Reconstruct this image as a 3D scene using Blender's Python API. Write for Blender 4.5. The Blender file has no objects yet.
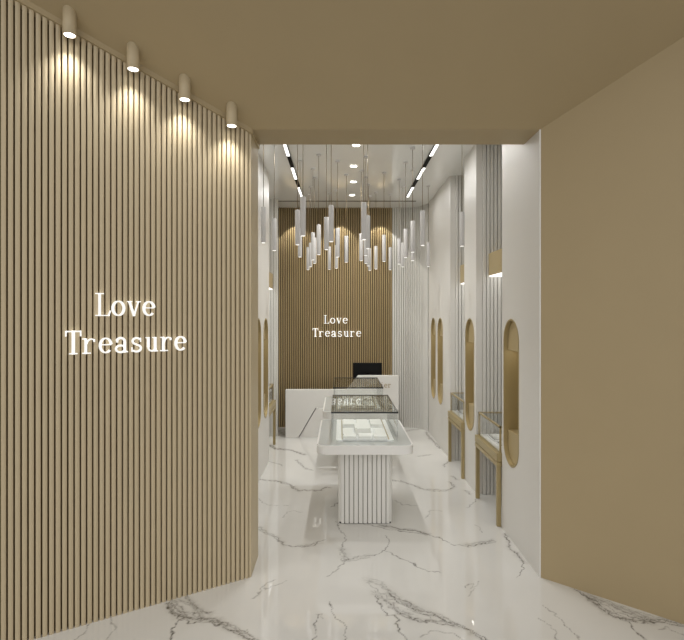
import bpy, bmesh, math, random
import numpy as np
from mathutils import Vector, Matrix, noise
PI = math.pi
sc = bpy.context.scene
COL = sc.collection

# ------------------------------------------------------------------ helpers
def srgb(r, g, b):
    f = lambda c: (c/255/12.92) if c/255 <= 0.04045 else ((c/255+0.055)/1.055)**2.4
    return (f(r), f(g), f(b), 1)

def mat(name, col, rough=0.5, metal=0.0, spec=0.5, emit=None, estr=0.0, var=0.0, vscale=6.0, bump=0.0):
    m = bpy.data.materials.new(name); m.use_nodes = True
    nt = m.node_tree; b = nt.nodes['Principled BSDF']
    b.inputs['Base Color'].default_value = col
    b.inputs['Roughness'].default_value = rough
    b.inputs['Metallic'].default_value = metal
    b.inputs['Specular IOR Level'].default_value = spec
    if emit:
        b.inputs['Emission Color'].default_value = emit
        b.inputs['Emission Strength'].default_value = estr
    if var or bump:
        tc = nt.nodes.new('ShaderNodeTexCoord'); nz = nt.nodes.new('ShaderNodeTexNoise')
        nz.inputs['Scale'].default_value = vscale; nz.inputs['Detail'].default_value = 4
        nt.links.new(tc.outputs['Object'], nz.inputs['Vector'])
        if var:
            mx = nt.nodes.new('ShaderNodeMix'); mx.data_type = 'RGBA'
            mx.inputs[6].default_value = tuple(c*(1-var) for c in col[:3])+(1,)
            mx.inputs[7].default_value = tuple(min(1, c*(1+var)) for c in col[:3])+(1,)
            nt.links.new(nz.outputs['Fac'], mx.inputs[0]); nt.links.new(mx.outputs[2], b.inputs['Base Color'])
        if bump:
            bp = nt.nodes.new('ShaderNodeBump'); bp.inputs['Strength'].default_value = bump
            bp.inputs['Distance'].default_value = 0.002
            nt.links.new(nz.outputs['Fac'], bp.inputs['Height']); nt.links.new(bp.outputs['Normal'], b.inputs['Normal'])
    return m

def glass_mat(name, tint, f0=0.04, rough=0.0):
    """thin clear pane: light passes straight through, plus Schlick reflection"""
    m = bpy.data.materials.new(name); m.use_nodes = True
    nt = m.node_tree; nt.nodes.clear(); N = nt.nodes; Lk = nt.links
    out = N.new('ShaderNodeOutputMaterial'); mx = N.new('ShaderNodeMixShader')
    tr = N.new('ShaderNodeBsdfTransparent'); gl = N.new('ShaderNodeBsdfGlossy')
    tr.inputs['Color'].default_value = tint; gl.inputs['Roughness'].default_value = rough
    ge = N.new('ShaderNodeNewGeometry'); dt = N.new('ShaderNodeVectorMath'); dt.operation = 'DOT_PRODUCT'
    Lk.new(ge.outputs['Normal'], dt.inputs[0]); Lk.new(ge.outputs['Incoming'], dt.inputs[1])
    def M(op, a, b=None):
        n = N.new('ShaderNodeMath'); n.operation = op
        for i, v in enumerate((a, b)):
            if v is None: continue
            if isinstance(v, (int, float)): n.inputs[i].default_value = v
            else: Lk.new(v, n.inputs[i])
        return n.outputs[0]
    c = M('ABSOLUTE', dt.outputs['Value']); k = M('POWER', M('SUBTRACT', 1.0, c), 5.0)
    f = M('ADD', M('MULTIPLY', k, 1-f0), f0)
    Lk.new(f, mx.inputs[0]); Lk.new(tr.outputs[0], mx.inputs[1])
    Lk.new(gl.outputs[0], mx.inputs[2]); Lk.new(mx.outputs[0], out.inputs['Surface'])
    return m

class MB:
    def __init__(s): s.bm = bmesh.new()
    def box(s, x0, x1, y0, y1, z0, z1, mi=0, bev=0.0, seg=2):
        bm = s.bm
        vs = [bm.verts.new((x, y, z)) for z in (z0, z1) for y in (y0, y1) for x in (x0, x1)]
        q = [(0,2,3,1), (4,5,7,6), (0,1,5,4), (2,6,7,3), (0,4,6,2), (1,3,7,5)]
        fs = [bm.faces.new([vs[i] for i in f]) for f in q]
        for f in fs: f.material_index = mi
        if bev:
            es = list({e for f in fs for e in f.edges})
            bmesh.ops.bevel(bm, geom=es, offset=bev, segments=seg, affect='EDGES', profile=0.5)
        return s
    def prism(s, pts, z0, z1, mi=0, smooth=False, ztop=None):
        """plan polygon (x,y) raised from z0 to z1; ztop(x,y) may give a sloping top"""
        bm = s.bm; n = len(pts)
        lo = [bm.verts.new((p[0], p[1], z0)) for p in pts]
        hi = [bm.verts.new((p[0], p[1], ztop(p[0], p[1]) if ztop else z1)) for p in pts]
        f1 = bm.faces.new(lo[::-1]); f2 = bm.faces.new(hi); f1.material_index = f2.material_index = mi
        for i in range(n):
            f = bm.faces.new((lo[i], lo[(i+1) % n], hi[(i+1) % n], hi[i])); f.material_index = mi; f.smooth = smooth
        return s
    def extrude(s, pts, d, mi=0, smooth=False):
        """closed 3-D polygon pushed along vector d"""
        bm = s.bm; n = len(pts); d = Vector(d)
        a = [bm.verts.new(p) for p in pts]; b = [bm.verts.new(Vector(p)+d) for p in pts]
        f1 = bm.faces.new(a[::-1]); f2 = bm.faces.new(b); f1.material_index = f2.material_index = mi
        for i in range(n):
            f = bm.faces.new((a[i], a[(i+1) % n], b[(i+1) % n], b[i])); f.material_index = mi; f.smooth = smooth
        return s
    def poly(s, pts, mi=0):
        f = s.bm.faces.new([s.bm.verts.new(p) for p in pts]); f.material_index = mi; return s
    def cyl(s, x, y, z0, z1, r, n=24, mi=0, r2=None):
        bm = s.bm; r2 = r if r2 is None else r2
        lo = [bm.verts.new((x+r*math.cos(2*PI*i/n), y+r*math.sin(2*PI*i/n), z0)) for i in range(n)]
        hi = [bm.verts.new((x+r2*math.cos(2*PI*i/n), y+r2*math.sin(2*PI*i/n), z1)) for i in range(n)]
        a = bm.faces.new(lo[::-1]); b = bm.faces.new(hi); a.material_index = b.material_index = mi
        for i in range(n):
            f = bm.faces.new((lo[i], lo[(i+1) % n], hi[(i+1) % n], hi[i])); f.smooth = True; f.material_index = mi
        return s
    def lathe(s, prof, x=0, y=0, n=28, mi=0):
        bm = s.bm
        rings = [[bm.verts.new((x+max(r, 1e-4)*math.cos(2*PI*i/n), y+max(r, 1e-4)*math.sin(2*PI*i/n), z)) for i in range(n)] for r, z in prof]
        for a, b in zip(rings, rings[1:]):
            for i in range(n):
                f = bm.faces.new((a[i], a[(i+1) % n], b[(i+1) % n], b[i])); f.material_index = mi; f.smooth = True
        return s
    def build(s, name, m, parent=None, off=(0, 0, 0), fix=True):
        bm = s.bm
        if fix: bmesh.ops.recalc_face_normals(bm, faces=bm.faces)
        me = bpy.data.meshes.new(name); bm.to_mesh(me); bm.free()
        for k in (m if isinstance(m, (list, tuple)) else [m]): me.materials.append(k)
        o = bpy.data.objects.new(name, me); COL.objects.link(o); o.location = off
        if parent: o.parent = parent
        return o

def tag(o, label=None, cat=None, group=None, kind=None):
    if label: o['label'] = label
    if cat: o['category'] = cat
    if group: o['group'] = group
    if kind: o['kind'] = kind
    return o
def thing(name, label, cat, loc=(0, 0, 0), group=None, rz=0.0):
    o = bpy.data.objects.new(name, None); COL.objects.link(o); o.location = loc
    o.rotation_euler = (0, 0, rz); o.empty_display_size = 0.05
    return tag(o, label, cat, group)
def struct(mb, name, m, label=None):
    o = mb.build(name, m); return tag(o, label, None, None, 'structure')
def copy_tree(o, parent=None):
    c = o.copy(); COL.objects.link(c)
    if parent: c.parent = parent
    for ch in list(o.children): copy_tree(ch, c)
    return c
def lamp(name, kind, loc, power, col=(1, .93, .82), parent=None, **kw):
    l = bpy.data.lights.new(name, kind); l.energy = power; l.color = col
    for k, v in kw.items(): setattr(l, k, v)
    o = bpy.data.objects.new(name, l); COL.objects.link(o); o.location = loc
    if parent: o.parent = parent
    return o
def aim(o, d): o.rotation_euler = Vector(d).to_track_quat('-Z', 'Y').to_euler()

VEINS = [
    (0.012, 0.9, [(-1.113,3.237),(-1.064,3.13),(-0.992,3.063),(-0.905,3.033),(-0.811,3.048),(-0.703,3.003),(-0.611,2.938),(-0.526,2.882),(-0.437,2.803)]),
    (0.01, 0.7, [(-1.012,3.319),(-0.945,3.201),(-0.869,3.114),(-0.814,3.097)]),
    (0.014, 0.7, [(-1.088,3.257),(-1.026,3.168),(-0.953,3.063)]),
    (0.006, 0.9, [(-0.992,3.063),(-0.99,2.955),(-0.966,2.866),(-0.936,2.689)]),
    (0.01, 0.6, [(-0.934,3.13),(-0.827,3.033)]),
    (0.012, 0.5, [(-1.086,3.292),(-0.967,3.223),(-0.858,3.063)]),
    (0.005, 0.7, [(-1.504,3.009),(-1.485,2.909),(-1.515,2.859),(-1.551,2.769)]),
    (0.004, 0.6, [(-1.387,3.073),(-1.342,2.955),(-1.325,2.866)]),
    (0.01, 0.6, [(-0.717,4.363),(-0.621,4.267),(-0.538,4.191),(-0.463,4.048)]),
    (0.006, 0.8, [(-0.538,4.191),(-0.463,4.048),(-0.309,4.025),(-0.187,4.057),(-0.124,4.129)]),
    (0.014, 0.45, [(-0.322,4.022),(-0.179,4.066)]),
    (0.005, 0.7, [(-0.045,4.512),(-0.022,4.392),(0.032,4.205),(0.006,3.987),(0.031,3.887),(0.04,3.793),(-0.03,3.636),(-0.096,3.544)]),
    (0.014, 0.45, [(0.008,3.987),(0.031,3.87),(0.045,3.776)]),
    (0.006, 0.8, [(0.04,3.793),(0.149,3.848),(0.258,3.867),(0.355,3.945),(0.391,4.12),(0.37,4.224)]),
    (0.014, 0.4, [(0.045,3.791),(0.247,3.862)]),
    (0.005, 0.8, [(0.355,3.945),(0.403,3.87),(0.473,3.83),(0.563,3.721),(0.636,3.636),(0.719,3.585)]),
    (0.01, 0.9, [(0.353,4.411),(0.451,4.392),(0.525,4.335),(0.653,4.316),(0.738,4.243)]),
    (0.006, 0.8, [(0.231,4.447),(0.351,4.384),(0.475,4.322),(0.738,4.243),(0.817,4.167),(0.909,4.022),(1.019,4.034),(1.127,4.043),(1.258,4.111)]),
    (0.014, 0.5, [(1.016,4.031),(1.258,4.111)]),
    (0.02, 0.5, [(0.2,3.491),(0.277,3.431),(0.331,3.33),(0.414,3.234),(0.476,3.146),(0.567,3.083)]),
    (0.016, 0.5, [(0.23,3.339),(0.293,3.257),(0.337,3.179),(0.438,3.083)]),
    (0.007, 0.9, [(0.228,3.304),(0.285,3.17),(0.308,3.1),(0.351,3.095),(0.357,2.979),(0.388,2.873),(0.409,2.729)]),
    (0.008, 0.9, [(0.333,3.33),(0.414,3.234),(0.476,3.146),(0.567,3.083),(0.644,3.036),(0.715,2.979),(0.781,2.912),(0.815,2.86),(0.873,2.729)]),
    (0.008, 0.8, [(0.323,3.234),(0.371,3.12),(0.433,3.048),(0.516,3.036),(0.639,3.013),(0.689,2.984)]),
    (0.004, 0.6, [(0.448,2.873),(0.53,2.946),(0.669,2.909),(0.731,2.812)]),
    (0.01, 0.6, [(0.414,3.234),(0.533,3.136),(0.659,3.053),(0.714,2.974)]),
    (0.005, 0.75, [(-0.057,3.234),(-0.033,3.095),(0.004,2.979),(0.027,2.855),(0.054,2.689)]),
    (0.005, 0.75, [(-0.149,3.095),(-0.152,3.024),(-0.128,2.955),(-0.143,2.855),(-0.175,2.729)]),
    (0.004, 0.5, [(-0.149,3.104),(-0.106,3.114),(-0.092,3.073)]),
    (0.005, 0.5, [(-0.581,3.288),(-0.517,3.372),(-0.514,3.461),(-0.445,3.491)]),
    (0.005, 0.5, [(-0.503,3.388),(-0.428,3.416),(-0.377,3.461),(-0.373,3.506)]),
    (0.006, 0.55, [(-0.582,2.909),(-0.542,2.946),(-0.537,2.855)]),
    (0.008, 0.7, [(1.4,4.243),(1.373,4.087),(1.349,3.984),(1.386,3.905),(1.386,3.757)]),
    (0.004, 0.9, [(1.386,3.757),(1.316,3.636),(1.258,3.544)]),
    (0.004, 0.45, [(0.823,3.431),(0.901,3.477),(0.901,3.388),(0.828,3.315)]),
    (0.004, 0.4, [(0.901,3.388),(0.973,3.426),(0.988,3.504)]),
    (0.005, 0.6, [(1.303,3.201),(1.358,3.035),(1.386,2.866),(1.396,2.769)]),
    (0.005, 0.6, [(1.203,3.057),(1.244,2.991),(1.218,2.866),(1.163,2.769)]),
    (0.012, 0.8, [(1.591,3.385),(1.645,3.251),(1.674,3.114),(1.734,3.046),(1.843,3.046),(1.973,3.035),(2.058,2.991),(2.173,2.937)]),
    (0.018, 0.5, [(1.63,3.327),(1.734,3.225),(1.82,3.127),(1.932,3.057),(2.049,3.046)]),
    (0.006, 0.9, [(1.719,3.069),(1.716,2.969),(1.747,2.866),(1.762,2.753)]),
    (0.012, 0.6, [(1.652,3.304),(1.762,3.146),(1.868,3.043)]),
    (0.005, 0.5, [(1.885,2.946),(1.969,2.965),(2.017,2.882)]),
    (0.01, 0.7, [(-0.908,5.675),(-0.801,5.623),(-0.694,5.596),(-0.577,5.493),(-0.44,5.286)]),
    (0.01, 0.6, [(-0.425,5.307),(-0.209,5.316),(-0.145,5.419),(-0.097,5.394)]),
    (0.006, 0.5, [(-0.834,5.071),(-0.698,4.902),(-0.512,4.874)]),
    (0.006, 0.4, [(-0.555,4.602),(-0.496,4.727),(-0.441,4.768),(-0.368,4.719)]),
    (0.007, 0.6, [(-0.092,4.83),(-0.017,4.936),(0.101,5.027)]),
    (0.007, 0.5, [(-0.908,6.379),(-0.697,6.183)]),
    (0.014, 0.7, [(-1.008,7.171),(-0.89,6.955),(-0.646,6.877),(-0.48,6.664)]),
    (0.008, 0.5, [(-0.565,6.424),(-0.411,6.046),(-0.336,6.006)]),
    (0.01, 0.65, [(0.58,5.651),(0.661,5.62),(0.806,5.464),(0.904,5.316),(1.121,5.304),(1.244,5.409),(1.226,5.572)]),
    (0.007, 0.5, [(0.517,5.044),(0.63,4.894),(0.756,4.879)]),
    (0.006, 0.4, [(0.778,4.579),(0.862,4.751),(0.965,4.729)]),
    (0.012, 0.45, [(1.022,6.593),(1.212,6.684)]),
    (0.007, 0.6, [(1.463,5.226),(1.369,5.044),(1.257,4.835)]),
    (0.008, 0.5, [(1.426,6.424),(1.275,6.142)]),
    (0.02, 0.6, [(1.356,7.974),(1.371,7.557),(1.402,7.008)]),
    (0.008, 0.5, [(1.295,5.781),(1.322,5.651)]),
    (0.008, 0.5, [(1.318,5.316),(1.351,5.197)]),
    (0.12, 0.5, [(-1.09,8.259),(-0.957,8.114),(-0.847,7.839)]),
    (0.03, 0.6, [(-1.012,7.906),(-0.904,8.222)]),
    (0.03, 0.4, [(0.957,7.974),(1.168,8.114),(1.31,8.186)]),
    (0.006, 0.5, [(1.222,4.426),(1.219,4.263)]),
]
PENDANTS = [  # x, y
    (-0.408, 4.800),
    (-0.316, 4.270),
    (-0.464, 5.795),
    (-0.474, 7.401),
    (-0.410, 6.950),
    (-0.329, 6.098),
    (-0.330, 6.494),
    (-0.237, 5.569),
    (-0.140, 5.150),
    (-0.081, 4.600),
    (-0.157, 7.341),
    (-0.027, 5.799),
    (-0.052, 7.171),
    (0.081, 6.360),
    (0.262, 6.181),
    (0.214, 4.480),
    (0.282, 5.070),
    (0.291, 5.646),
    (0.338, 6.494),
    (0.388, 6.839),
    (0.524, 7.282),
    (0.552, 6.272),
    (0.743, 7.401),
    (0.447, 7.500),
    (0.779, 6.579),
    (0.873, 6.950),
    (0.767, 5.844),
    (0.778, 5.357),
    (0.896, 6.164),
    (0.799, 4.840),
    (1.223, 6.923),
    (1.196, 4.900),
    (-0.715, 4.670),
    (-0.686, 5.220),
]
PLAB = [
    'near white tube pendant, third from the left in the photo',
    'near white tube pendant, fifth from the left in the photo',
    'mid-distance white tube pendant, fourth from the left in the photo',
    'far white tube pendant, sixth from the left in the photo',
    'far white tube pendant, seventh from the left in the photo',
    'mid-distance white tube pendant, eighth from the left in the photo',
    'mid-distance white tube pendant, ninth from the left in the photo',
    'mid-distance white tube pendant, tenth from the left in the photo',
    'near white tube pendant, eleventh from the left in the photo',
    'near white tube pendant, thirteenth from the left in the photo',
    'far white tube pendant, twelfth from the left in the photo',
    'mid-distance white tube pendant, fifteenth from the left in the photo',
    'far white tube pendant, fourteenth from the left in the photo',
    'mid-distance white tube pendant, sixteenth from the left in the photo',
    'mid-distance white tube pendant, seventeenth from the left in the photo',
    'near white tube pendant, seventeenth from the right in the photo',
    'near white tube pendant, fourteenth from the right in the photo',
    'mid-distance white tube pendant, sixteenth from the right in the photo',
    'mid-distance white tube pendant, fifteenth from the right in the photo',
    'far white tube pendant, thirteenth from the right in the photo',
    'far white tube pendant, eleventh from the right in the photo',
    'mid-distance white tube pendant, tenth from the right in the photo',
    'far white tube pendant, ninth from the right in the photo',
    'far white tube pendant, twelfth from the right in the photo',
    'mid-distance white tube pendant, eighth from the right in the photo',
    'far white tube pendant, seventh from the right in the photo',
    'mid-distance white tube pendant, sixth from the right in the photo',
    'mid-distance white tube pendant, fifth from the right in the photo',
    'mid-distance white tube pendant, fourth from the right in the photo',
    'near white tube pendant, third from the right in the photo',
    'far white tube pendant, second from the right in the photo',
    'near white tube pendant hanging alone before the right-hand recess',
    'near white tube pendant hanging alone at the left edge of the opening',
    'near white tube pendant, second from the left in the photo',
]

# ------------------------------------------------------------------ dimensions (metres; x right, y into the shop, z up)
H_IN = 3.65          # shop ceiling
H_OP = 3.17          # opening head
Y_F, Y_B = 3.54, 3.85  # front and back of the portal frame
XL, XR = -0.63, 1.416  # portal jamb left, shop wall right
XLW = -0.908         # shop wall left
Y_END = 8.35         # back wall
SL = 0.66            # slope of the flared ceiling
def portal_top(x, y): return H_OP+SL*(Y_F-y)

# ------------------------------------------------------------------ materials
BEIGE = srgb(172, 154, 120)
M_beige = mat('beige_paint', BEIGE, 0.5, spec=0.3, var=0.03, vscale=3)
M_flute = mat('beige_fluted_panel', srgb(194, 178, 147), 0.45, spec=0.35, var=0.03, vscale=5)
M_brown = mat('brown_fluted_panel', srgb(178, 157, 118), 0.42, spec=0.4, var=0.04, vscale=5)
M_white = mat('white_paint', srgb(222, 219, 213), 0.4, spec=0.4, var=0.01)
M_wslat = mat('white_fluted_panel', srgb(222, 220, 214), 0.42, spec=0.4, var=0.01)
M_ceil = mat('gloss_white_ceiling', srgb(240, 240, 238), 0.05, spec=1.0, var=0.01)
M_lacq = mat('white_lacquer', srgb(232, 230, 226), 0.25, spec=0.5, var=0.01)
M_shade = mat('brown_gap_shade', srgb(92, 72, 44), 0.8, spec=0.1, var=0.03)  # shade between beige and brown slats, painted as a dark backing
M_gshade = mat('grey_gap_shade', srgb(160, 154, 142), 0.8, spec=0.1, var=0.03)  # shade in the white slat gaps, put into the backing colour
M_inset = mat('pale_grey_lacquer', srgb(190, 192, 189), 0.12, spec=0.6, var=0.01)
M_gold = mat('brushed_gold', srgb(174, 156, 113), 0.35, metal=0.3, spec=0.5, var=0.05, vscale=12)
M_goldm = mat('gold_lacquer', srgb(184, 165, 124), 0.45, metal=0.15, var=0.03)
M_black = mat('black_plastic', srgb(8, 8, 8), 0.6, spec=0.1, var=0.1)
M_screen = mat('black_screen', srgb(6, 6, 7), 0.5, spec=0.2, var=0.1)
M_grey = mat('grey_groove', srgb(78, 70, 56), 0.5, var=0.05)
M_pend = mat('frosted_acrylic', srgb(172, 168, 163), 0.35, spec=0.4, emit=(1, .98, .95, 1), estr=0.11, var=0.01)  # faint glow added to tubes and canopies to brighten the ceiling
M_wire = mat('bronze_wire', srgb(120, 104, 76), 0.4, metal=0.4, var=0.05)
M_linen = mat('white_leatherette', srgb(238, 237, 232), 0.5, var=0.02, vscale=20, bump=0.1)
M_tray = mat('white_tray', srgb(240, 240, 238), 0.4, var=0.01)
M_dark = mat('dark_edge', srgb(28, 30, 28), 0.3, var=0.05)
M_letter = mat('white_backlit_acrylic', srgb(250, 250, 248), 0.4, emit=(1, .98, .95, 1), estr=0.45, var=0.01)
M_gletter = mat('gold_letter', srgb(170, 150, 110), 0.35, metal=0.4, var=0.03)
M_lens = mat('lit_lens', (1, 1, 1, 1), 0.4, emit=(1, .96, .88, 1), estr=6.0, var=0.001)
M_led = mat('lit_diffuser', (1, 1, 1, 1), 0.4, emit=(1, .98, .95, 1), estr=2.0, var=0.001)
M_hood = mat('lit_panel', (1, 1, 1, 1), 0.4, emit=(1, .98, .95, 1), estr=1.2, var=0.001)
M_tip = mat('lit_tip', (1, 1, 1, 1), 0.4, emit=(1, .96, .9, 1), estr=1.2, var=0.001)
M_glass = glass_mat('clear_glass', (0.99, 0.996, 0.993, 1), 0.035)
M_lid = glass_mat('tinted_glass', (0.97, 0.985, 0.972, 1), 0.04)

def marble():
    m = bpy.data.materials.new('polished_white_marble'); m.use_nodes = True
    nt = m.node_tree; N = nt.nodes; Lk = nt.links; b = N['Principled BSDF']
    b.inputs['Roughness'].default_value = 0.02; b.inputs['IOR'].default_value = 1.85
    tc = N.new('ShaderNodeTexCoord')
    cl = N.new('ShaderNodeTexNoise'); cl.inputs['Scale'].default_value = 1.6; cl.inputs['Detail'].default_value = 5
    Lk.new(tc.outputs['Object'], cl.inputs['Vector'])
    base = N.new('ShaderNodeMix'); base.data_type = 'RGBA'
    base.inputs[6].default_value = srgb(222, 220, 215); base.inputs[7].default_value = srgb(208, 206, 201)
    Lk.new(cl.outputs['Fac'], base.inputs[0])
    # veins: strength carried by the mesh, broken up with fine noise
    at = N.new('ShaderNodeAttribute'); at.attribute_name = 'vein'
    ha = N.new('ShaderNodeAttribute'); ha.attribute_name = 'halo'
    n2 = N.new('ShaderNodeTexNoise'); n2.inputs['Scale'].default_value = 38; n2.inputs['Detail'].default_value = 6
    n2.inputs['Roughness'].default_value = 0.7
    Lk.new(tc.outputs['Object'], n2.inputs['Vector'])
    mr = N.new('ShaderNodeMapRange'); mr.inputs[1].default_value = 0.35; mr.inputs[2].default_value = 0.62
    mr.inputs[3].default_value = 0.4; mr.inputs[4].default_value = 1.35
    Lk.new(n2.outputs['Fac'], mr.inputs[0])
    mu = N.new('ShaderNodeMath'); mu.operation = 'MULTIPLY'; mu.use_clamp = True
    Lk.new(at.outputs['Fac'], mu.inputs[0]); Lk.new(mr.outputs[0], mu.inputs[1])
    mh = N.new('ShaderNodeMath'); mh.operation = 'MULTIPLY'; mh.use_clamp = True
    Lk.new(ha.outputs['Fac'], mh.inputs[0]); Lk.new(mr.outputs[0], mh.inputs[1])
    c1 = N.new('ShaderNodeMix'); c1.data_type = 'RGBA'; c1.inputs[7].default_value = srgb(168, 163, 155)
    Lk.new(mh.outputs[0], c1.inputs[0]); Lk.new(base.outputs[2], c1.inputs[6])
    c2 = N.new('ShaderNodeMix'); c2.data_type = 'RGBA'; c2.inputs[7].default_value = srgb(66, 60, 52)
    Lk.new(mu.outputs[0], c2.inputs[0]); Lk.new(c1.outputs[2], c2.inputs[6])
    Lk.new(c2.outputs[2], b.inputs['Base Color'])
    return m
M_marble = marble()

# ------------------------------------------------------------------ floor with its veins
def build_floor():
    ys = [-3.0, -1.5, 0.0, 1.2, 2.0, 2.5]
    y = 2.6
    while y < 8.9:
        ys.append(y); y += max(0.0065, 0.32*y*y/925)
    ys.append(8.9)
    xs = [-4.5, -3.4, -2.8, -2.4] + list(np.arange(-2.1, 2.5, 0.0075)) + [2.7, 3.2, 4.0, 5.0]
    X, Y = np.meshgrid(np.array(xs), np.array(ys))
    nx, ny = len(xs), len(ys)
    x = X.ravel().copy(); y = Y.ravel().copy()
    # wobble so that the veins run ragged
    def wob(a, b, seed):
        r = np.random.RandomState(seed); v = np.zeros_like(a)
        for f, amp in ((5, .010), (11, .008), (23, .007), (47, .0055), (90, .0035)):
            for _ in range(3):
                t = r.rand()*2*PI; p = r.rand()*2*PI
                v += amp*0.6*np.sin(f*(a*math.cos(t)+b*math.sin(t))*1.7+p)
        return v
    W = [(x+wob(x, y, 2*k+1), y+wob(x, y, 2*k+2)) for k in range(4)]
    vein = np.zeros_like(x); halo = np.zeros_like(x)
    def dist(xx, yy, ax, ay, bx, by, R):
        dx, dy = bx-ax, by-ay; L2 = dx*dx+dy*dy+1e-9
        sel = np.nonzero((xx > min(ax, bx)-R) & (xx < max(ax, bx)+R) & (yy > min(ay, by)-R) & (yy < max(ay, by)+R))[0]
        px, py = xx[sel], yy[sel]
        t = np.clip(((px-ax)*dx+(py-ay)*dy)/L2, 0, 1)
        return sel, np.hypot(px-ax-t*dx, py-ay-t*dy)
    for q, (w, s, pts) in enumerate(VEINS):
        ym = sum(p[1] for p in pts)/len(pts)
        far = 1+max(0, ym-4)*0.3
        strands = 1 if w < 0.0075 else (2 if w < 0.012 else 4)
        ww = max(min(w, 0.007)*0.55, 0.0036)*far
        if w > 0.05: ww = w*0.5; strands = 2
        for k in range(strands):
            xx, yy = W[(k+q) % 4]; o = (k-(strands-1)/2)*w*0.9
            for (ax, ay), (bx, by) in zip(pts, pts[1:]):
                sel, d = dist(xx, yy, ax+o*0.3, ay+o, bx+o*0.3, by+o, 0.05+3*w)
                if len(sel): vein[sel] = np.maximum(vein[sel], s*(1 if k == 0 else .75)*np.exp(-(d/ww)**2))
        if w >= 0.0075:
            xx, yy = W[(q+1) % 4]
            for (ax, ay), (bx, by) in zip(pts, pts[1:]):
                sel, d = dist(xx, yy, ax, ay, bx, by, 0.2+3*w)
                if len(sel): halo[sel] = np.maximum(halo[sel], 0.6*s*np.exp(-(d/(w*1.7+0.008))**2))
    me = bpy.data.meshes.new('floor')
    co = np.stack([x, y, np.zeros_like(x)], 1).astype(np.float32)
    idx = np.arange(nx*ny).reshape(ny, nx)
    q = np.stack([idx[:-1, :-1], idx[:-1, 1:], idx[1:, 1:], idx[1:, :-1]], -1).reshape(-1, 4)
    me.vertices.add(len(co)); me.vertices.foreach_set('co', co.ravel())
    me.loops.add(q.size); me.loops.foreach_set('vertex_index', q.ravel().astype(np.int32))
    me.polygons.add(len(q)); me.polygons.foreach_set('loop_start', np.arange(0, q.size, 4, dtype=np.int32))
    me.update(calc_edges=True); me.validate()
    for nm, a in (('vein', vein), ('halo', halo)):
        at = me.attributes.new(nm, 'FLOAT', 'POINT'); at.data.foreach_set('value', a.astype(np.float32))
    me.materials.append(M_marble)
    o = bpy.data.objects.new('floor', me); COL.objects.link(o)
    tag(o, 'polished white marble floor with grey veins', kind='structure')
build_floor()

# ------------------------------------------------------------------ the flared portal
DL = Vector((-0.8542, -0.5220)); NL = Vector((0.5220, -0.8542))     # left wall: run direction, outward normal
P0 = Vector((XL, Y_F))
def left_pt(t, n=0.0): return P0+DL*t+NL*n
def flute(mb, at, s0, s1, pitch, gap, depth, z0, z1, ztop=None, back=0.02, mi=0, segs=1):
    """row of round-fronted slats; at(s, n) maps run/outset to plan"""
    n = max(1, int(round((s1-s0)/pitch))); p = (s1-s0)/n; w = p-gap
    for i in range(n):
        a = s0+i*p+gap/2
        r = min(0.006, w*0.3, depth*0.5)
        pts = [at(a, 0.0)]
        for k in range(4):
            th = PI/2*k/3; pts.append(at(a+r-r*math.cos(th), depth-r-0.0015+r*math.sin(th)))
        pts.append(at(a+w/2, depth))
        for k in range(4):
            th = PI/2*(1-k/3); pts.append(at(a+w-r+r*math.cos(th), depth-r-0.0015+r*math.sin(th)))
        pts.append(at(a+w, 0.0))
        mb.prism([tuple(q) for q in pts], z0, z1, mi, ztop=ztop)
    ss = [s0+(s1-s0)*k/segs for k in range(segs+1)]
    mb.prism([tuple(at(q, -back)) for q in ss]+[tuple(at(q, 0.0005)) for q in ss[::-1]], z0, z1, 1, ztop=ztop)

T_END = 2.2
mb = MB()
flute(mb, lambda s, n: left_pt(s, n-0.034), 0.012, T_END, 0.0334, 0.0075, 0.034, 0.0, 3.0,
      ztop=lambda x, y: portal_top(x, y)-0.012, back=0.10)
# plain return of the jamb into the opening
mb.prism([(XL, Y_F), tuple(left_pt(0.012, -0.003)), tuple(left_pt(0.012, -0.12)), (XL-0.10, Y_B), (XL, Y_B)], 0, H_OP)
struct(mb, 'wall_left', [M_flute, M_shade], 'beige fluted portal wall to the left of the entrance')
# slim trim along the head of the fluted wall and of the jamb
mb = MB()
def trim_top(x, y): return min(portal_top(x, y), H_OP+10)
a0, a1 = left_pt(0, 0.012), left_pt(T_END, 0.012); b1 = left_pt(T_END, -0.03); b0 = left_pt(0, -0.03)
bm = mb.bm
vs = []
for p in (a0, a1, b1, b0):
    top = portal_top(p.x, min(p.y, Y_F)); vs.append((bm.verts.new((p.x, p.y, top-0.034)), bm.verts.new((p.x, p.y, top))))
for i in range(4):
    j = (i+1) % 4; bm.faces.new((vs[i][0], vs[j][0], vs[j][1], vs[i][1]))
bm.faces.new([v[0] for v in vs][::-1]); bm.faces.new([v[1] for v in vs])
mb.prism([tuple(a0), (XL+0.012, Y_F-0.004), (XL+0.012, Y_B), (XL-0.02, Y_B), (XL-0.02, Y_F)], H_OP-0.034, H_OP)
struct(mb, 'trim_1', M_beige, 'slim beige trim along the top of the fluted wall')

DR = Vector((0.768, -0.640))
mb = MB()
R0 = Vector((XR, Y_F)); R1 = R0+DR*2.6; NR = Vector((0.640, 0.768))
mb.prism([tuple(R0), tuple(R1), tuple(R1+NR*0.15), (XR+0.001, Y_F+0.19)], 0, 3, ztop=lambda x, y: portal_top(x, min(y, Y_F)) if y < Y_F else H_OP)
struct(mb, 'wall_right', M_beige, 'plain beige portal wall to the right of the entrance')

struct(MB().box(XR-0.006, XR+0.004, Y_F-0.006, Y_F+0.004, 0, H_OP-0.001, bev=0.001), 'trim_4', M_white, 'thin white corner bead of the right wall')
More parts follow.
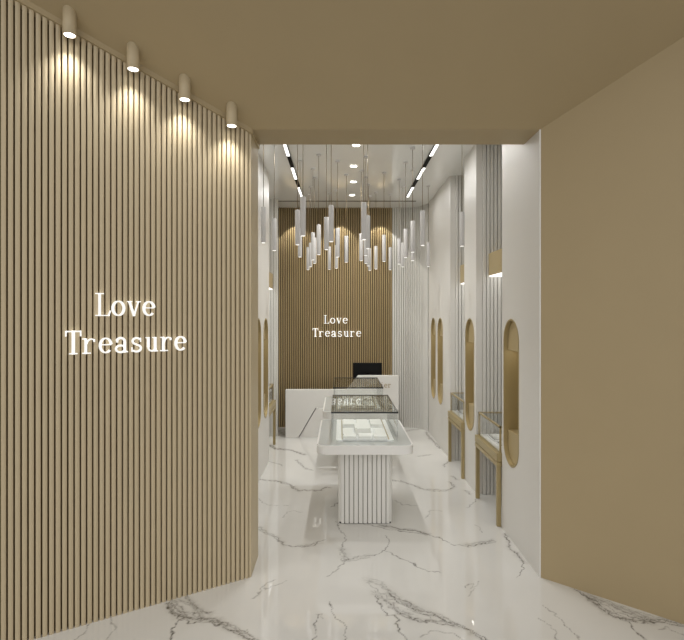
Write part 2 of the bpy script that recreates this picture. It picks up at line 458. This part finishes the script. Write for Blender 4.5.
# sloping portal ceiling
mb = MB()
y1 = 2.05
mb.extrude([(-3.6, Y_F, H_OP), (3.9, Y_F, H_OP), (3.9, y1, portal_top(0, y1)), (-3.6, y1, portal_top(0, y1))], (0, 0, 0.1))
struct(mb, 'ceiling', M_beige, 'beige sloping ceiling in front of the opening')
mb = MB().box(-3.0, 3.0, Y_F, Y_B, H_OP, H_IN+0.1)
struct(mb, 'trim_2', M_beige, 'beige lintel over the opening')

# ------------------------------------------------------------------ the shop shell
mb = MB().box(-1.75, 2.2, Y_B, 8.75, H_IN, H_IN+0.08)
struct(mb, 'ceiling_inner', M_ceil, 'glossy off white shop ceiling')

# capsule outline in the (y, z) plane
def capsule(yc, hw, z0, z1, n=20):
    pts = []
    for k in range(n+1):
        a = PI*k/n; pts.append((yc+hw*math.cos(a), z1-hw+hw*math.sin(a)))
    for k in range(n+1):
        a = PI+PI*k/n; pts.append((yc+hw*math.cos(a), z0+hw+hw*math.sin(a)))
    return pts

def holed_face(mb, x, ya, yb, za, zb, holes, mi=0):
    bm = mb.bm; edges = []
    def loop(pts):
        v = [bm.verts.new((x, p[0], p[1])) for p in pts]
        for i in range(len(v)): edges.append(bm.edges.new((v[i], v[(i+1) % len(v)])))
    loop([(ya, za), (yb, za), (yb, zb), (ya, zb)])
    for h in holes: loop(h)
    r = bmesh.ops.triangle_fill(bm, use_beauty=True, use_dissolve=False, edges=edges)
    for f in r['geom']:
        if isinstance(f, bmesh.types.BMFace): f.material_index = mi

def slat_run(mb, x0, x1, y, z0, z1, pitch=0.0385, gap=0.0075, depth=0.02, face=-1):
    """flat slats standing on a wall facing -y (face=-1)"""
    n = max(1, int(round((x1-x0)/pitch))); p = (x1-x0)/n
    for i in range(n):
        a = x0+i*p+gap/2; b = a+p-gap; e = 0.0012
        pts = [(a, y), (a, y-depth+e), (a+e, y-depth), (b-e, y-depth), (b, y-depth+e), (b, y)]
        mb.prism(pts, z0, z1)
    mb.box(x0, x1, y-0.002, y-0.0002, z0, z1, mi=1)

NZ0, NZ1, NHW = 0.600, 1.825, 0.184
niches_R = [(4.14,), (5.46,), (7.065, 7.585)]
blocks_R = [(Y_F, 4.37), (5.20, 5.70), (6.42, 7.95)]
XB = 1.98
mb = MB()
for (ya, yb), nc in zip(blocks_R, niches_R):
    holed_face(mb, XR, ya, yb, 0, H_IN if ya > Y_F else H_OP, [capsule(c, NHW-0.004, NZ0+0.004, NZ1-0.004) for c in nc])
    if ya == Y_F:
        holed_face(mb, XR, Y_B, yb, H_OP, H_IN, [])
    for yy in ((ya, yb) if ya > Y_F else (yb,)):
        mb.poly([(XR, yy, 0), (XB, yy, 0), (XB, yy, H_IN), (XR, yy, H_IN)])
# rounded corner to the back wall
R = 0.32; cx, cy = XR-R+0.0, Y_END-0.05-R
mb.poly([(XR, 7.95, 0), (XR, cy, 0), (XR, cy, H_IN), (XR, 7.95, H_IN)])
# recess backs
mb.poly([(XB, Y_F+0.3, 0), (XB, 8.7, 0), (XB, 8.7, H_IN), (XB, Y_F+0.3, H_IN)])
o = struct(mb, 'wall_inner_right', M_white, 'white shop wall on the right with capsule openings')
mb = MB()
for yy in (5.20, 6.42):
    slat_run(mb, XR+0.062, XB, yy-0.0005, 0, H_IN)
struct(mb, 'wall_recess_right', [M_wslat, M_gshade], 'white slatted returns of the right recesses')

# left side
niches_L = [(5.56,), (6.115,)]
mb = MB()
holed_face(mb, XLW, Y_B, 6.39, 0, H_IN, [capsule(c[0], NHW-0.004, NZ0+0.004, NZ1-0.004) for c in niches_L])
XBL = -1.5
mb.poly([(XLW, 6.39, 0), (XBL, 6.39, 0), (XBL, 6.39, H_IN), (XLW, 6.39, H_IN)])
mb.poly([(XBL, Y_B, 0), (XBL, 8.7, 0), (XBL, 8.7, H_IN), (XBL, Y_B, H_IN)])
mb.poly([(XBL, Y_B, 0), (XL-0.1, Y_B, 0), (XL-0.1, Y_B, H_IN), (XBL, Y_B, H_IN)])
mb.box(XBL, -0.963, 7.70, 7.80, 0, H_IN)
struct(mb, 'wall_inner_left', M_white, 'white shop wall on the left with capsule openings')
mb = MB()
slat_run(mb, XBL, -0.985, 7.6995, 0, H_IN)
struct(mb, 'wall_recess_left', [M_wslat, M_gshade], 'white slatted return of the left recess')

# back wall: brown fluted centre, white fluted ends, the right end bending round
mb = MB()
BX0, BX1 = -1.06, 0.868
flute(mb, lambda s, n: Vector((s, Y_END-n)), BX0, BX1, 0.0366, 0.0160, 0.05, 0, H_IN, back=0.1)
struct(mb, 'wall_back', [M_brown, M_shade], 'brown fluted back wall behind the reception desk')
mb = MB()
flute(mb, lambda s, n: Vector((s, Y_END-n)), XBL, BX0, 0.0366, 0.010, 0.025, 0, H_IN, back=0.1)
xa = XR-R
flute(mb, lambda s, n: Vector((s, Y_END-0.03-n)), BX1, xa, 0.0366, 0.010, 0.025, 0, H_IN, back=0.1)
yc = Y_END-0.03-R
flute(mb, lambda s, n: Vector((xa+(R-n)*math.sin(s/R), yc+(R-n)*math.cos(s/R))), 0, R*PI/2, 0.0366, 0.010, 0.025, 0, H_IN, back=0.05, segs=14)
struct(mb, 'wall_back_white', [M_wslat, M_gshade], 'white fluted wall beside the brown back wall')
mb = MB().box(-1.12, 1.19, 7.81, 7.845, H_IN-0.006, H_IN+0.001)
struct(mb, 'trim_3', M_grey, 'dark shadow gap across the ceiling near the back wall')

# ------------------------------------------------------------------ capsule niches
def niche(yc, side, label):
    """side +1: right wall, opening faces -x.  Built at the wall plane, depth going outwards"""
    xw = XR if side > 0 else XLW
    t = thing('wall_niche', label, 'niche', (xw, yc, NZ0), 'gold capsule niches')
    s = side
    def loft(mb, rings):
        bm = mb.bm; rv = [[bm.verts.new(p) for p in r] for r in rings]
        for a, b in zip(rv, rv[1:]):
            n = len(a)
            for i in range(n):
                f = bm.faces.new((a[i], a[(i+1) % n], b[(i+1) % n], b[i])); f.smooth = False
    Ht = NZ1-NZ0
    ring = lambda hw, z0, z1, x: [(s*x, p[0], p[1]) for p in capsule(0, hw, z0, z1)]
    mb = MB()
    loft(mb, [ring(NHW, 0, Ht, 0.0), ring(NHW, 0, Ht, -0.003), ring(NHW-0.013, .013, Ht-.013, -0.003), ring(NHW-0.016, .016, Ht-.016, 0.13)])
    mb.build('rim', M_gold, t)
    mb = MB(); mb.poly(ring(NHW-0.016, .016, Ht-.016, 0.128)); mb.build('back_panel', M_goldm, t)
    hw = NHW-0.018
    # domed block at the head and display plinth at the foot
    top = [(s*0.03, hw*math.cos(PI*k/20), Ht-NHW+hw*math.sin(PI*k/20)) for k in range(21)]
    zb = 1.560-NZ0
    top = [(s*0.03, hw, zb)]+top+[(s*0.03, -hw, zb)]
    MB().extrude(top, (s*0.095, 0, 0)).build('head_block', M_goldm, t)
    zt = 0.875-NZ0
    bot = [(s*0.03, hw*math.cos(PI+PI*k/20), NHW+hw*math.sin(PI+PI*k/20)) for k in range(21)]
    bot = [(s*0.03, -hw, zt)]+bot+[(s*0.03, hw, zt)]
    MB().extrude(bot, (s*0.095, 0, 0)).build('plinth', M_goldm, t)
    l = lamp('niche_light', 'AREA', (s*0.075, 0, zb-0.006), NICHE_W, (1, .95, .86), t, shape='RECTANGLE', size=0.05, size_y=0.25)
    mb = MB().box(s*0.065-0.01, s*0.065+0.01, -hw*0.8, hw*0.8, zb-0.004, zb-0.0005)
    mb.build('light_strip', M_led, t)
NICHE_W = 0.12
niche(4.14, 1, 'gold capsule niche in the white wall nearest the entrance on the right')
niche(5.46, 1, 'gold capsule niche between the two right-hand recessed showcases')
niche(7.065, 1, 'nearer of the paired gold capsule niches at the far right')
niche(7.585, 1, 'farther of the paired gold capsule niches at the far right')
niche(5.56, -1, 'gold capsule niche half hidden by the fluted wall edge')
niche(6.115, -1, 'gold capsule niche beside the left-hand showcase recess')

# ------------------------------------------------------------------ wall showcases on legs
def showcase(label, y0, side):
    """length along y 0.72, front at local x=0 facing the aisle, body going to +x (times side)"""
    Ln, Dp = 0.72, 0.40
    t = thing('showcase', label, 'showcase', (XR-0.040 if side > 0 else XLW-0.016, y0, 0), 'glass showcases on gold legs')
    s = side
    def bx(mb, x0, x1, *a, **k):
        x0, x1 = sorted((s*x0, s*x1)); return mb.box(x0, x1, *a, **k)
    lw = 0.036
    for x in (0.004, Dp-lw-0.004):
        for y in (0.004, Ln-lw-0.004):
            bx(MB(), x, x+lw, y, y+lw, 0.0, 0.528, bev=0.002).build('leg', M_gold, t)
    mb = MB(); bx(mb, 0.0, Dp, 0.0, Ln, 0.526, 0.562, bev=0.003); bx(mb, 0.01, Dp-0.01, 0.01, Ln-0.01, 0.560, 0.574)
    bx(mb, 0.0, Dp, 0.0, Ln, 0.572, 0.642, bev=0.003)
    mb.build('apron', M_gold, t)
    bx(MB(), 0.045, Dp-0.03, 0.03, Ln-0.03, 0.641, 0.652).build('display_bed', M_linen, t)
    g = MB(); i0, i1, j0, j1, k0, k1 = 0.032, Dp-0.012, 0.02, Ln-0.02, 0.642, 0.875
    e = 0.006
    bx(g, i0, i0+e, j0, j1, k0, k1); bx(g, i1-e, i1, j0, j1, k0, k1)
    bx(g, i0, i1, j0, j0+e, k0, k1); bx(g, i0, i1, j1-e, j1, k0, k1); bx(g, i0, i1, j0, j1, k1-e, k1)
    gc = g.build('glass_case', M_glass, t)
    f = MB(); w = 0.015
    for x in (i0, i1-w):
        for y in (j0, j1-w): bx(f, x-0.001, x+w, y-0.001, y+w, k0, k1+0.001)
        bx(f, x-0.001, x+w, j0, j1, k1-w, k1+0.002)
    for y in (j0, j1-w): bx(f, i0, i1, y-0.001, y+w, k1-w, k1+0.002)
    f.build('frame', M_gold, t)
    return t
def tray_set(px, py, s, where):
    for k, yy in enumerate((0.10, 0.385)):
        t = thing('display_tray', 'white jewellery tray lying %s in the %s' % (('toward the entrance', 'toward the back')[k], where), 'tray',
                  (px+s*0.20, py+yy+0.115, 0.652), 'trays in the showcases')
        MB().box(-0.11, 0.11, -0.115, 0.115, 0, 0.012, bev=0.002).build('base', M_tray, t)
        m = MB(); m.box(-0.085, 0.085, -0.09, 0.09, 0.011, 0.026, bev=0.004); m.build('pad', M_linen, t)
        r = MB()
        for a in (-0.097, 0.089): r.box(a, a+0.008, -0.102, 0.102, 0.011, 0.0145)
        for a in (-0.102, 0.094): r.box(-0.097, 0.097, a, a+0.008, 0.011, 0.0145)
        r.build('border', M_grey, t)
SC = [('glass showcase on gold legs in the nearest right-hand recess', 4.385, 1, 'nearest right-hand showcase'),
      ('glass showcase on gold legs in the farther right-hand recess', 5.67, 1, 'farther right-hand showcase'),
      ('glass showcase on gold legs partly seen in the left-hand recess', 6.50, -1, 'left-hand showcase')]
for lb, y0, s, wh in SC:
    showcase(lb, y0, s)
    tray_set(XR-0.040 if s > 0 else XLW-0.016, y0, s, wh)

# hoods with a lit underside above the showcases
def hood(label, y0, y1, side):
    x = XR+0.122 if side > 0 else XLW-0.122
    t = thing('display_hood', label, 'light', (x, y0, 2.255), 'gold light hoods')
    xa, xb = sorted((0, side*0.30))
    MB().box(xa, xb, 0.002, y1-y0-0.002, 0.012, 0.24, bev=0.003).build('housing', M_goldm, t)
    MB().box(xa+0.006, xb-0.006, 0.008, y1-y0-0.008, 0.0, 0.013).build('diffuser', M_hood, t)
hood('gold light hood above the nearest right-hand showcase', 4.375, 5.18, 1)
hood('gold light hood above the farther right-hand showcase', 5.705, 6.40, 1)
hood('gold light hood above the left-hand showcase', 6.395, 7.68, -1)

# ------------------------------------------------------------------ island display counters
def rrect(x0, x1, y0, y1, r, n=6):
    pts = []
    for cx, cy, a0 in ((x1-r, y1-r, 0), (x0+r, y1-r, PI/2), (x0+r, y0+r, PI), (x1-r, y0+r, 3*PI/2)):
        for k in range(n+1):
            a = a0+PI/2*k/n; pts.append((cx+r*math.cos(a), cy+r*math.sin(a)))
    return pts
def island(label, y0):
    X = 0.219
    t = thing('display_counter', label, 'counter', (X, y0, 0), 'island display counters')
    # top
    mb = MB(); mb.prism(rrect(-0.424, 0.424, 0.0, 1.13, 0.075), 0.648, 0.725)
    bmesh.ops.bevel(mb.bm, geom=[e for e in mb.bm.edges if abs(e.verts[0].co.z-e.verts[1].co.z) < 1e-5], offset=0.007, segments=2, affect='EDGES')
    mb.build('tabletop', M_lacq, t)
    MB().prism(rrect(-0.409, 0.409, 0.015, 1.115, 0.062), 0.7245, 0.7262).build('top_inset', M_inset, t)
    # fluted pedestal
    mb = MB(); px0, px1, py0, py1 = -0.236, 0.248, 0.120, 0.92
    mb.prism(rrect(px0, px1, py0+0.019, py1-0.019, 0.03), 0.0, 0.650)
    for yy, fc in ((py0+0.02, -1), (py1-0.02, 1)):
        n = 9; a = px0+0.058; p = (px1-0.058-a)/n
        edges = [px0+0.024]+[a+i*p for i in range(n+1)]+[px1-0.024]
        for u, v in zip(edges, edges[1:]):
            u2, v2 = u+0.0032, v-0.0032; e = 0.0012; d = 0.02*fc
            pts = [(u2, yy), (u2, yy+d-e*fc), (u2+e, yy+d), (v2-e, yy+d), (v2, yy+d-e*fc), (v2, yy)]
            mb.prism(pts if fc < 0 else pts[::-1], 0.006, 0.650)
    for yy in (py0+0.0175, py1-0.0195): mb.box(px0+0.03, px1-0.03, yy, yy+0.002, 0.006, 0.649, mi=1)
    mb.build('pedestal', [M_wslat, M_gshade], t)
    MB().prism(rrect(px0+0.01, px1-0.01, py0+0.012, py1-0.012, 0.02), 0.0, 0.012).build('base_plate', M_dark, t)
    # glass case
    i0, i1, j0, j1, k0, k1 = -0.295, 0.297, 0.137, 1.097, 0.725, 0.985
    e = 0.008; g = MB()
    g.box(i0, i1, j0, j0+e, k0, k1); g.box(i0, i1, j1-e, j1, k0, k1)
    g.box(i0, i0+e, j0+e, j1-e, k0, k1); g.box(i1-e, i1, j0+e, j1-e, k0, k1)
    gc = g.build('glass_case', M_glass, t)
    lid = MB(); lid.prism(rrect(i0-0.002, i1+0.002, j0-0.002, j1+0.002, 0.012), k1, k1+0.008)
    lo = lid.build('lid', M_lid, gc)
    ed = MB()
    ed.box(i0-0.004, i1+0.004, j0-0.006, j0+0.001, k1-0.004, k1+0.011, bev=0.002)
    ed.box(i0-0.004, i0-0.0015, j0, j1, k1+0.001, k1+0.010); ed.box(i1+0.0015, i1+0.004, j0, j1, k1+0.001, k1+0.010)
    ed.box(i0-0.004, i1+0.004, j1-0.001, j1+0.003, k1+0.001, k1+0.010)
    ed.build('lid_edge', M_dark, lo)
    # white bed
    MB().box(-0.255, 0.267, 0.168, 1.05, 0.724, 0.737, bev=0.003).build('display_bed', M_tray, t)
    for x in (-0.200, 0.222): MB().box(x-0.004, x+0.004, 0.185, 1.03, 0.7365, 0.743).build('gold_strip', M_gold, t)
    return t
def tray(label, x, y, w, d, kind):
    t = thing('display_tray', label, 'tray', (x, y, 0.737), 'trays in the island counters')
    MB().box(-w/2, w/2, -d/2, d/2, 0, 0.012, bev=0.002).build('base', M_tray, t)
    if kind == 'flat':
        MB().box(-w/2+0.012, w/2-0.012, -d/2+0.012, d/2-0.012, 0.011, 0.017, bev=0.003).build('pad', M_linen, t)
    elif kind == 'block':
        MB().box(-w/2+0.006, w/2-0.006, -d/2+0.008, d/2-0.008, 0.011, 0.034, bev=0.003).build('block', M_linen, t)
    else:
        m = MB(); a = w/2-0.004; b = d/2-0.01
        m.prism(rrect(-a, a, -b, b, 0.02), 0.011, 0.062)
        bmesh.ops.bevel(m.bm, geom=[e for e in m.bm.edges if e.verts[0].co.z > 0.04 and e.verts[1].co.z > 0.04], offset=0.012, segments=2, affect='EDGES')
        m.build('cushion', M_linen, t)
    return t
COLN = ('left', 'middle', 'right')
for y0, wh in ((4.327, 'front island counter'), (5.857, 'rear island counter')):
    island('white island counter with fluted pedestal and glass case, %s' % ('nearest the entrance' if y0 < 5 else 'before the reception desk'), y0)
    for c in range(3):
        x = 0.2255+(c-1)*0.136
        tray('white raised ring block, %s of the front row in the %s' % (COLN[c], wh), x, y0+0.225, 0.126, 0.14, 'block')
        if c == 1:
            tray('white puffed cushion tray at the centre of the %s' % wh, x-0.012, y0+0.47, 0.155, 0.27, 'puff')
        else:
            tray('flat white tray, %s of the middle row in the %s' % (COLN[c], wh), x+(c-1)*0.012, y0+0.47, 0.105, 0.25, 'flat')
        tray('white raised ring block, %s of the back row in the %s' % (COLN[c], wh), x, y0+0.79, 0.126, 0.26, 'block')

# ------------------------------------------------------------------ reception desk and monitor
desk = thing('reception_desk', 'white reception desk with raised right end before the brown wall', 'desk', (0.03, 7.6, 0))
dx = lambda x: x-0.03
mb = MB()
# front panel outline (x, z), with a trapezoid opening low down
xl, xr, h1, h2 = dx(-0.828), dx(0.892), 0.728, 0.942
gx0, gx1, gz = dx(-0.636), dx(-0.372), 0.452
body = [(xl, 0), (gx0, 0), (gx1, gz), (xr, gz), (xr, h2), (dx(0.278), h2), (dx(0.10), h1), (xl, h1)]
mb.extrude([(p[0], 0, p[1]) for p in body], (0, 0.09, 0))
mb.build('front_panel', M_lacq, desk)
g = 0.012
mb = MB(); trap = [(gx0+g*1.2, 0), (xr-0.002, 0), (xr-0.002, gz-g), (gx1+g*0.6, gz-g)]
mb.extrude([(p[0], 0.022, p[1]) for p in trap], (0, 0.06, 0)); mb.build('inset_panel', M_lacq, desk)
mb = MB(); mb.box(gx1+0.01, xr-0.004, 0.004, 0.020, gz-0.0016, gz-0.0004); mb.build('light_strip', M_led, desk)
mb = MB(); mb.box(gx0+0.01, xr-0.03, 0.083, 0.088, 0.0, gz+0.02); mb.build('groove_backing', M_grey, desk)
mb = MB(); mb.box(xl, xl+0.03, 0.09, 0.45, 0, 0.64); mb.build('side_panel', M_lacq, desk); MB().box(xr-0.03, xr, 0.09, 0.45, 0, 0.64).build('side_panel', M_lacq, desk)
mb = MB(); mb.box(xl, xr, 0.09, 0.46, 0.64, 0.67, bev=0.003); mb.build('worktop', M_lacq, desk)

mon = thing('monitor', 'black computer monitor on the reception desk', 'monitor', (0.433, 7.84, 0.67))
MB().box(-0.226, 0.226, -0.012, 0.012, 0.155, 0.447, bev=0.004).build('screen_shell', M_screen, mon)
MB().box(-0.214, 0.214, 0.0115, 0.0135, 0.168, 0.435).build('screen', M_black, mon)
MB().box(-0.025, 0.025, -0.026, -0.011, 0.01, 0.30, bev=0.003).build('stand', M_black, mon)
MB().prism(rrect(-0.11, 0.11, -0.10, 0.07, 0.02), 0, 0.012).build('foot', M_black, mon)

# ------------------------------------------------------------------ lettering, drawn as strokes
def arc(cx, cy, rx, ry, a0, a1, n=14): return [(cx+rx*math.cos(math.radians(a0+(a1-a0)*k/n)), cy+ry*math.sin(math.radians(a0+(a1-a0)*k/n))) for k in range(n+1)]
TH, TN = 0.105, 0.045
def taper(n, a, b, c): return [a+(b-a)*(1-abs(2*k/(n-1)-1))+0*c for k in range(n)]
G = {
 'L': [([(.17,0),(.17,1)], TH), ([(.0,.975),(.34,.975)], TN), ([(.0,.025),(.56,.025)], TN), ([(.52,.0),(.60,.24)], .06)],
 'T': [([(.31,0),(.31,1)], .13), ([(.02,.97),(.60,.97)], .06), ([(.15,.025),(.47,.025)], TN), ([(.035,1.0),(.03,.76)], .06), ([(.585,1.0),(.59,.76)], .06)],
 'o': [(arc(.28,.34,.225,.31,0,360,28), 'ring')],
 'v': [([(.09,.66),(.285,.0)], .10), ([(.285,.0),(.47,.66)], .055), ([(.0,.645),(.20,.645)], TN), ([(.37,.645),(.57,.645)], TN)],
 'e': [(arc(.28,.34,.22,.31,8,318,24), 'ring'), ([(.08,.37),(.50,.37)], TN)],
 'r': [([(.14,0),(.14,.66)], TH), ([(.0,.64),(.16,.64)], TN), ([(.0,.025),(.34,.025)], TN), (arc(.36,.36,.19,.27,165,55,8), .06), ([(.43,.56),(.50,.56)], .11)],
 'a': [(arc(.24,.48,.17,.17,165,0,10)+[(.41,.0)], .10), (arc(.24,.17,.19,.15,20,340,18), .085), ([(.40,.06),(.54,.03)], .06), ([(.06,.50),(.14,.50)], .09)],
 's': [(arc(.26,.495,.165,.14,35,265,14)+arc(.26,.175,.185,.15,85,-140,14), .085), ([(.425,.64),(.43,.46)], .045), ([(.07,.02),(.065,.22)], .045)],
 'u': [([(.12,.66),(.12,.20)], .11), (arc(.28,.20,.16,.17,180,340,12), .07), ([(.42,.66),(.42,.0)], .11), ([(.0,.64),(.13,.64)], TN), ([(.30,.64),(.43,.64)], TN), ([(.42,.025),(.54,.025)], TN)],
 'C': [(arc(.31,.5,.26,.47,40,322,26), 'ring'), ([(.53,.95),(.53,.68)], .05)],
 'h': [([(.12,0),(.12,1)], .11), ([(.0,.975),(.12,.975)], TN), ([(.0,.025),(.25,.025)], TN), (arc(.28,.44,.15,.21,150,0,10)+[(.43,.0)], .09), ([(.33,.025),(.55,.025)], TN)],
 'i': [([(.27,0),(.27,.66)], .11), ([(.12,.64),(.27,.64)], TN), ([(.10,.025),(.45,.025)], TN), ([(.27,.82),(.27,.95)], .13)],
}
def glyph(mb, ch, size, thick, squash=1.0):
    for pts, w in G[ch]:
        n = len(pts)
        L, Rr = [], []
        for i, p in enumerate(pts):
            a = pts[max(0, i-1)]; b = pts[min(n-1, i+1)]
            if w == 'ring' and math.dist(pts[0], pts[-1]) < 1e-6 and i in (0, n-1): a, b = pts[-2], pts[1]
            d = Vector((b[0]-a[0], b[1]-a[1])); d.normalize(); nn = Vector((-d.y, d.x))
            ww = w if w != 'ring' else 0.05+0.065*abs(d.y)
            L.append(Vector(p)+nn*ww/2); Rr.append(Vector(p)-nn*ww/2)
        bm = mb.bm
        def V(q, y): return bm.verts.new((q.x*size*squash, y, q.y*size))
        rows = [(V(l, 0), V(r, 0), V(l, -thick), V(r, -thick)) for l, r in zip(L, Rr)]
        for a, b in zip(rows, rows[1:]):
            bm.faces.new((a[0], a[1], b[1], b[0])); bm.faces.new((a[2], b[2], b[3], a[3]))
            bm.faces.new((a[0], b[0], b[2], a[2])); bm.faces.new((a[1], a[3], b[3], b[1]))
        if not (w == 'ring' and math.dist(pts[0], pts[-1]) < 1e-6):
            a = rows[0]; bm.faces.new((a[0], a[2], a[3], a[1])); a = rows[-1]; bm.faces.new((a[0], a[1], a[3], a[2]))
def sign(label, loc, rz, lines, size, thick, m, cat='sign', squash=1.0):
    t = thing('wall_sign', label, cat, loc, None, rz)
    for text, x0, z0, adv in lines:
        for k, ch in enumerate(text):
            mb = MB(); glyph(mb, ch, size, thick, squash); mb.build('letter', m, t, (x0+k*adv, 0, z0))
    return t
p = left_pt(1.1547, 0.001)
sign('white backlit lettering on the fluted entrance wall', (p.x, p.y, 1.624), math.atan2(-DL.y, -DL.x),
     [('Love', 0.160, 0.226, 0.0895), ('Treasure', 0.0, 0.0, 0.0893)], 0.139, 0.02, M_letter)
sign('small white backlit lettering on the brown back wall', (-0.455, Y_END-0.0505, 1.507), 0,
     [('Love', 0.187, 0.218, 0.1045), ('Treasure', 0.0, 0.0, 0.1035)], 0.138, 0.02, M_letter, squash=1.08)
sign('small gold lettering on the raised front of the reception desk', (0.385, 7.5995, 0.762), 0,
     [('Cashier', 0.0, 0.0, 0.0575)], 0.085, 0.006, M_gletter)

# ------------------------------------------------------------------ lights with bodies
SPOTS = [(-1.562, 2.888), (-1.266, 3.059), (-1.003, 3.229), (-0.735, 3.392)]
names = ['first beige cylinder spotlight above the fluted wall, nearest the picture edge', 'second beige cylinder spotlight from the picture edge above the fluted wall',
         'third beige cylinder spotlight from the picture edge above the fluted wall', 'beige cylinder spotlight closest to the shop opening']
base = None
for (x, y), nm in zip(SPOTS, names):
    top = portal_top(x, y)
    if base is None:
        base = thing('cylinder_spotlight', nm, 'spotlight', (x, y, top), 'cylinder spotlights')
        r = 0.036
        bm_ = MB().lathe([(0.001, 0.03), (r, 0.03), (r, -0.128), (r-0.004, -0.130), (r-0.005, -0.125), (0.001, -0.125)], n=32)
        bm_.build('body', M_flute, base)
        MB().cyl(0, 0, -0.1285, -0.1265, r-0.007, 32).build('lens', M_lens, base)
        l = lamp('spot', 'SPOT', (0, 0, -0.140), 10.5, (1, .99, .97), base, spot_size=math.radians(112), spot_blend=1.0, shadow_soft_size=0.03)
        aim(l, (0.02, -0.04, -1))
        b = base
    else:
        b = copy_tree(base); b.location = (x, y, top); b['label'] = nm

# linear track lights
def track(label, x):
    t = thing('track_light', label, 'light', (x, 4.1, H_IN), 'linear track lights')
    MB().box(-0.019, 0.019, 0, 3.43, -0.022, -0.0005).build('rail', M_black, t)
    for a, b in ((0.02, 0.5), (0.97, 1.45), (1.90, 2.39), (2.81, 3.37)):
        MB().box(-0.0165, 0.0165, a, b, -0.026, -0.021).build('diffuser', M_led, t)
        l = lamp('track_glow', 'AREA', (0, (a+b)/2, -0.032), 3.0, (1, 1, .99), t, shape='RECTANGLE', size=0.05, size_y=b-a)
track('black and white linear track light on the left of the shop ceiling', -0.573)
track('black and white linear track light on the right of the shop ceiling', 1.008)

# recessed downlights
DLS = [(0.17, 5.26, 'nearest recessed ceiling downlight, cut by the opening head'), (0.165, 6.0, 'second recessed ceiling downlight of the row'),
       (0.18, 6.70, 'third recessed ceiling downlight of the row'), (0.18, 7.44, 'farthest recessed ceiling downlight of the row')]
base = None
for x, y, nm in DLS:
    if base is None:
        base = thing('downlight', nm, 'downlight', (x, y, H_IN), 'recessed downlights')
        MB().lathe([(0.052, -0.002), (0.050, -0.006), (0.042, -0.006), (0.041, -0.002)], n=28).build('ring', M_white, base)
        MB().cyl(0, 0, -0.004, -0.001, 0.042, 28).build('lens', M_lens, base)
        lamp('downlight_beam', 'SPOT', (0, 0, -0.02), 52.0, (1, 1, .99), base, spot_size=math.radians(125), spot_blend=0.8, shadow_soft_size=0.045)
    else:
        b = copy_tree(base); b.location = (x, y, H_IN); b['label'] = nm
# wash on the back wall from the ceiling gap
for x in (-0.73, 0.0, 0.66):
    l = lamp('wall_wash', 'SPOT', (x, Y_END-0.27, H_IN-0.03), 30.0, (1, .97, .9), None, spot_size=math.radians(76), spot_blend=0.2, shadow_soft_size=0.01)
    aim(l, (0, 0.02, -1))

# pendant tubes
base = None
def where(x, y):
    fb = 'front' if y < 5.3 else ('middle' if y < 6.6 else 'rear')
    lr = 'left' if x < -0.2 else ('centre' if x < 0.5 else 'right')
    return fb, lr
for k, (x, y) in enumerate(PENDANTS):
    if base is None:
        base = thing('pendant_light', 'x', 'pendant light', (x, y, H_IN), 'hanging tube pendants')
        MB().cyl(0, 0, -0.018, -0.0005, 0.028, 20).build('canopy', M_pend, base)
        MB().cyl(0, 0, -0.785, -0.017, 0.0028, 8).build('wire', M_wire, base)
        mb = MB().lathe([(0.001, -0.783), (0.021, -0.783), (0.0235, -0.786), (0.0235, -1.113), (0.0225, -1.116), (0.001, -1.112)], n=20)
        mb.build('tube', M_pend, base)
        MB().cyl(0, 0, -1.1175, -1.111, 0.017, 16).build('tip', M_tip, base)
        b = base
    else:
        b = copy_tree(base); b.location = (x, y, H_IN)
    b['label'] = PLAB[k]

# ------------------------------------------------------------------ light from the mall with an added lobe, camera
w = bpy.data.worlds.new('mall_fill'); sc.world = w; w.use_nodes = True
wn = w.node_tree; bg = wn.nodes['Background']
# an open hall: soft even light with an added bright lobe high behind the viewer, lifting the walls
tc = wn.nodes.new('ShaderNodeTexCoord'); dp = wn.nodes.new('ShaderNodeVectorMath'); dp.operation = 'DOT_PRODUCT'
dp.inputs[1].default_value = Vector((0.0, -0.85, 0.52)).normalized()
wn.links.new(tc.outputs['Generated'], dp.inputs[0])
def wm(op, a, b):
    n = wn.nodes.new('ShaderNodeMath'); n.operation = op
    for k, v in enumerate((a, b)):
        if isinstance(v, (int, float)): n.inputs[k].default_value = v
        else: wn.links.new(v, n.inputs[k])
    return n.outputs[0]
lobe = wm('POWER', wm('MAXIMUM', dp.outputs['Value'], 0.0), 3.0)
wn.links.new(wm('ADD', wm('MULTIPLY', lobe, 1.12), 0.34), bg.inputs[1])
bg.inputs[0].default_value = (1, .985, .96, 1)

cam = bpy.data.cameras.new('camera'); co = bpy.data.objects.new('camera', cam); COL.objects.link(co)
co.location = (0, 0, 1.85); co.rotation_euler = (PI/2, 0, 0)
cam.sensor_width = 36; cam.lens = 36*500/684
cam.shift_x = 2/684; cam.shift_y = -4/684
cam.clip_start = 0.05; cam.clip_end = 100
sc.camera = co
sc.view_settings.view_transform = 'Standard'; sc.view_settings.look = 'None'
sc.view_settings.exposure = 0.0; sc.view_settings.gamma = 1.0; sc.view_settings.use_curve_mapping = False
